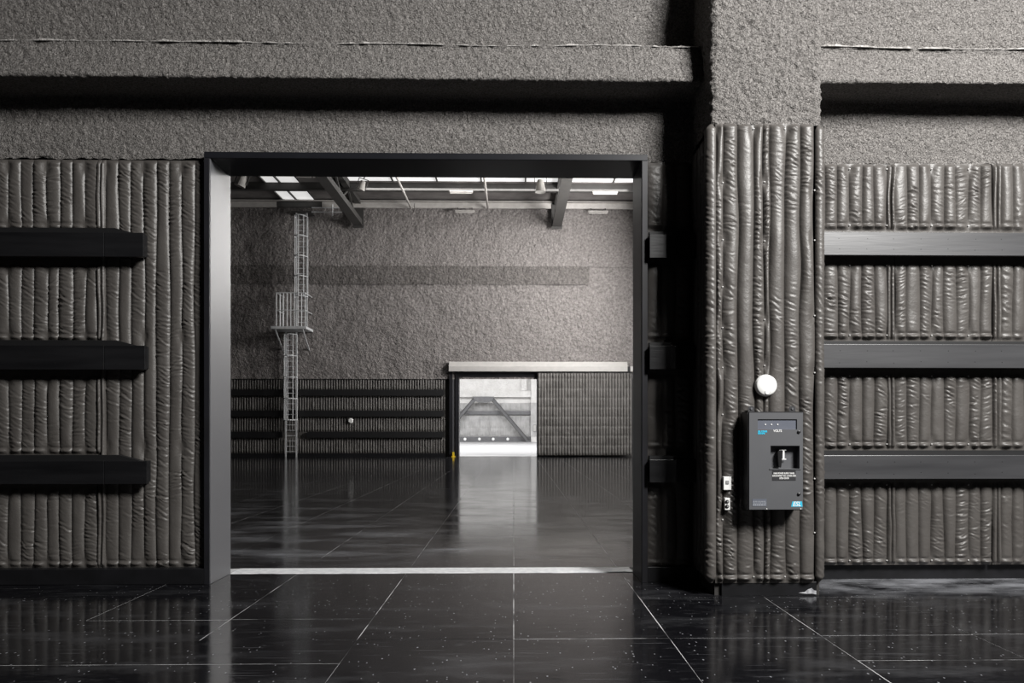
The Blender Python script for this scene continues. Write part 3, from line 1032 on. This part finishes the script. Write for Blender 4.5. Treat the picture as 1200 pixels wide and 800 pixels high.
ladder_run(-12.86, -12.26, 0, 7.05, YF - .35, 2.08, 6.9, 1.2, 0.74, 0.62)
ladder_run(-12.10, -11.52, 7.22, 13.6, YF - .90, 8.9, 13.35, 1.11, 0.74, 0.62)
MB().box(-13.30, -11.38, YF - 1.55, YF - .10, 7.07, 7.21).build('landing', M['galv'], ld)
for x in (-13.1, -11.6):
    MB().bar((x, YF - 1.45, 7.06), (x, YF - .06, 6.0), 0.06, 0.06).build('strut', M['galv'], ld)
gx0, gx1, gy = -13.02, -11.45, YF - 1.48
for z in (8.1, 9.05):
    MB().rod((gx0, gy, z), (gx1, gy, z), 0.028, 6).build('guard_rail', M['galv'], ld)
    for x in (gx0, gx1):
        MB().rod((x, gy, z), (x, YF - .08, z), 0.028, 6).build('guard_rail', M['galv'], ld)
for i in range(9):
    x = gx0 + (gx1 - gx0) * i / 8
    MB().rod((x, gy, 7.21), (x, gy, 9.05), 0.024, 6).build('guard_bar', M['galv'], ld)
for y in (YF - .8, YF - .4):
    MB().rod((gx0, y, 7.21), (gx0, y, 9.05), 0.024, 6).build('guard_bar', M['galv'], ld)
MB().box(-12.35, -11.25, YF - 1.0, YF - .10, 13.62, 13.68).build('top_landing', M['dark_steel'], ld)
MB().rod((-11.25, YF - .9, 13.9), (-9.6, YF - .9, 13.9), .03, 6).build('top_rail', M['galv'], ld)
MB().rod((-11.25, YF - .9, 13.66), (-9.6, YF - .9, 13.66), .03, 6).build('top_rail', M['galv'], ld)
MB().rod((-10.1, YF - .9, 13.45), (-10.1, YF - .9, 14.1), .04, 6).build('top_post', M['galv'], ld)

# ------------------------------------------------------------------ roof of the far stage
SY0, SY1, SX0, SX1 = 36.6, YF - .2, -13.05, -11.15      # skylight opening
c2 = structure('ceiling', MB().box(-22.3, 14.3, 8.28, 37.0, CEIL + .1, CEIL + .3).box(-22.3, SX0, 37.0, YF, CEIL + .1, CEIL + .3)
               .box(SX1, 14.3, 38.0, YF, CEIL + .1, CEIL + .3).box(SX1, -8.6, 37.0, 38.0, CEIL + .1, CEIL + .3), M['roof'])
for i in range(14):
    x = -8.4 + i * 1.6
    MB().box(x, x + 1.52, 35.2, 36.9, CEIL + .04, CEIL + .095).build('roof_panel', M['roof_grey'], c2)
for i in range(3):
    x = -11.1 + i * .85
    MB().box(x, x + .75, 35.6, 37.3, CEIL + .04, CEIL + .095).build('roof_panel', M['roof_grey'], c2)
# long skylight across, and the one over the ladder
w1 = structure('window_1')
for i in range(10):
    x = -8.55 + i * 2.3
    MB().box(x, x + 2.22, 37.05, 37.95, CEIL + .12, CEIL + .16).build('pane', M['sky'], w1)
    MB().box(x + 2.22, x + 2.30, 37.0, 38.0, CEIL + .05, CEIL + .2).build('mullion', M['dark_steel'], w1)
w2 = structure('window_2')
for i, (a, b) in enumerate(((-13.0, -12.35), (-12.2, -11.2))):
    for (c, d) in ((36.9, 38.3), (39.6, 41.1)):
        MB().box(a, b, c, d, CEIL + .12, CEIL + .16).build('pane', M['sky'], w2)
for x in (-13.05, -12.28, -11.2):
    MB().box(x, x + .07, 36.6, YF - .05, CEIL + .04, CEIL + .2).build('mullion', M['dark_steel'], w2)
MB().box(-13.05, -11.1, 38.3, 39.6, CEIL + .10, CEIL + .2).build('infill', M['roof_grey'], w2)

rb = thing('roof_beam', 'dark steel beam across the roof of the far stage', 'beam')
MB().box(-22, 14, 38.15, 38.19, 14.10, CEIL + .08).build('web', M['dark_steel'], rb)
MB().box(-22, 14, 38.05, 38.30, 14.06, 14.098).build('flange', M['dark_steel'], rb)
cr = thing('wall_beam', 'pale grey channel beam along the top of the far wall', 'beam')
for (a, b) in ((-21.9, -13.3), (-10.75, -5.62), (-5.58, -1.46), (-1.42, 2.1), (2.75, 13.9)):
    MB().box(a, b, YF - .62, YF - .50, 14.02, 14.32).build('beam_length', M['pale_steel'], cr)
MB().box(-13.29, -10.76, YF - .60, YF - .50, 14.02, 14.32).build('painted_shade_length', M['dark_steel'], cr)  # shade by the ladder top painted as a dark length of beam
MB().box(-21.9, 13.9, YF - .70, YF - .46, 14.36, 14.40).build('top_flange', M['pale_steel'], cr)


def truss(x, label):
    t = thing('roof_truss', label, 'truss', 'roof trusses of the far stage')
    MB().box(x - .22, x + .22, 30.5, YF - .55, 13.08, 13.36).build('bottom_chord', M['dark_steel'], t)
    MB().box(x - .26, x + .26, 30.5, YF - .55, 13.02, 13.078).build('bottom_flange', M['dark_steel'], t)
    MB().box(x - .16, x + .16, 30.5, YF - .55, 14.22, 14.45).build('top_chord', M['dark_steel'], t)
    y, up = 31.0, True
    while y < YF - 2.0:
        a, b = (13.36, 14.22) if up else (14.22, 13.36)
        MB().bar((x, y, a), (x, y + 1.5, b), 0.09, 0.09).build('web_bar', M['dark_steel'], t)
        y += 1.5
        up = not up
    MB().box(x - .3, x + .3, YF - .54, YF - .46, 12.9, 14.4).build('end_plate', M['dark_steel'], t)


truss(-8.75, 'dark roof truss left of the ceiling\'s middle, ending on the far wall beside the ladder')
truss(2.44, 'dark roof truss ending on the far wall above the sliding door')
for x, lab in ((-5.75, 'pale pipe under the far roof, closer to the ladder'), (-1.45, 'pale pipe under the far roof, nearer the sliding door')):
    o = MB().rod((0, -9, 0), (0, 0, 0), 0.06, 10).build('roof_pipe', M['pale_steel'], None, smooth=True, loc=(x, YF - .75, 13.95))
    tag(o, lab, 'pipe', 'pipes under the far roof')


def strip_light(x0, x1, y, z, top, label):
    t = thing('strip_light', label, 'light', 'strip lights of the far stage')
    MB().box(x0, x1, y - .1, y + .1, z + .09, z + .16).build('housing', M['pale_steel'], t)
    for x in (x0 + .15, x1 - .15):
        MB().box(x - .02, x + .02, y - .03, y + .06, z + .161, top).build('bracket', M['dark_steel'], t)
    for dz_ in (0.0, 0.055):
        MB().rod((x0 + .03, y - .12, z + .01 + dz_ * 1.6), (x1 - .03, y - .12, z + .01 + dz_ * 1.6), 0.028, 8).build('tube', M['pale_steel'], t)


strip_light(-3.35, -2.15, 38.06, 13.885, 14.06, 'unlit strip light on the dark roof beam, left of the boxy roof lamp')
strip_light(4.15, 5.45, 38.06, 13.885, 14.06, 'unlit strip light on the dark roof beam, near the portal\'s right post')
strip_light(4.20, 5.32, YF - .62, 13.72, 14.02, 'unlit strip light on the far wall top, near the portal\'s right post')
strip_light(-3.30, -2.2, YF - .62, 13.72, 14.02, 'unlit strip light on the far wall top, between the two trusses')


def stage_lamp(x, y, z, s, label, tilt):
    t = thing('stage_lamp', label, 'lamp', 'lamps under the far roof', (x, y, z))
    MB().lathe([(0.16 * s, 0.42 * s), (0.18 * s, 0.30 * s), (0.26 * s, -0.15 * s), (0.27 * s, -0.18 * s)], (0, 0, 0), 'z', 16).build('housing', M['roof_grey'], t, smooth=False)
    MB().box(-.32 * s, -.29 * s, -.03, .03, -.05 * s, .55 * s).box(.29 * s, .32 * s, -.03, .03, -.05 * s, .55 * s).box(-.32 * s, .32 * s, -.03, .03, .55 * s, .58 * s).build('yoke', M['dark_steel'], t)
    MB().rod((0, 0, .58 * s), (0, 0, .9 * s), .03, 6).build('hanger', M['dark_steel'], t)
    t.rotation_euler = (0, tilt, 0)


stage_lamp(-13.45, 36.0, 13.72, 1.0, 'tilted roof lamp of the far stage, by the bright left post', 0.35)
stage_lamp(-7.75, 37.0, 13.85, 0.8, 'roof lamp of the far stage, just beside the truss at the ladder', 0.3)
stage_lamp(1.35, 36.6, 13.72, 1.0, 'upright roof lamp of the far stage, between pipe and truss', 0.0)

# ------------------------------------------------------------------ bright third room behind the far doorway
structure('wall_back', MB().box(-22.3, 18.3, YT, YT + .3, 0, 16), M['spray_white'])
structure('ceiling', MB().box(-22.3, 18.3, YF + .5, YT + .3, 16, 16.2), M['spray_white'])
structure('trim_3', MB().box(-14, 2.0, YT - .5, YT - .001, 5.2, 5.95), M['spray_white'], bevel=0.03)
t4 = structure('trim_4', MB().box(2.02, 2.75, YT - .75, YT - .001, 0, 12), M['spray_white'])
MB().box(1.98, 2.79, YT - .80, YT - .0, 0.62, 4.55).build('column_pad', M['fabric_grey'], t4)
structure('trim_5', MB().box(0.9, 1.5, YT - .6, YT - .001, 5.96, 9), M['spray_white'])
yq = [far_quilt_mesh(1.2, 0.68, 4.55, 8, 1200 + 50 * k, [(3.15, 3.65)], [1.6, 2.5], M['fabric_grey'], amp=0.10, nx=5, dz=0.09) for k in range(2)]
for k in range(9):
    o = put('acoustic_quilt', yq[k % 2], None, (2.0 - 1.2 * (k + .5), YT - .001, 0))
    tag(o, 'pale grey quilt in the bright far room, %s from the white column' % NUMW[k], 'acoustic quilt', 'quilts in the bright far room')
r3 = MB().box(-9, 2.0, YT - .32, YT - .12, 3.2, 3.6).build('bumper_rail', M['brace'], None)
tag(r3, 'grey rail across the quilts of the bright far room, behind the A-shaped brace', 'wall rail')
kb = structure('baseboard_back', MB().box(-9, 2.0, YT - .3, YT - .12, 0, 0.64), M['brace'])
for x in (-5.69, -4.0, -2.4, -0.7):
    MB().lathe([(0.17, 0), (0.15, -.05)], (x, YT - .301, .33), 'y', 16).build('round_light', M['white'], kb)
ab = thing('brace_frame', 'grey A-shaped steel brace seen through the far doorway', 'brace')
yb = YT - 1.0
for sgn, x0, x1 in ((1, -2.55, 1.62), (-1, -4.45, -8.62)):
    MB().bar((x0, yb, 5.05), (x1, yb, 0.14), 0.30, 0.12).build('leg', M['brace'], ab)
    for off in (-.18, .18):
        dx, dz_ = (x1 - x0), (0.14 - 5.05)
        l = math.hypot(dx, dz_)
        nx_, nz_ = -dz_ / l * off, dx / l * off
        MB().bar((x0 + nx_, yb - .05, 5.05 + nz_), (x1 + nx_, yb - .05, 0.14 + nz_), 0.07, 0.24).build('leg_flange', M['dark_steel'], ab)
MB().prism([(-4.75, 5.25), (-2.25, 5.25), (-2.5, 4.75), (-3.0, 4.55), (-4.0, 4.55), (-4.5, 4.75)], 'y', yb - .2, yb - .14).build('gusset', M['brace'], ab)
MB().box(1.4, 1.95, yb - .2, yb + .2, 0, 0.12).build('foot', M['brace'], ab)
MB().box(-8.95, -8.4, yb - .2, yb + .2, 0, 0.12).build('foot', M['brace'], ab)
cb = thing('control_box', 'small pale box on the white column of the bright far room', 'box')
MB().box(2.25, 2.6, YT - .95, YT - .801, 1.2, 2.0).build('body', M['brace'], cb)
MB().box(2.28, 2.57, YT - .98, YT - .951, 1.25, 1.95).build('lid', M['cover'], cb)
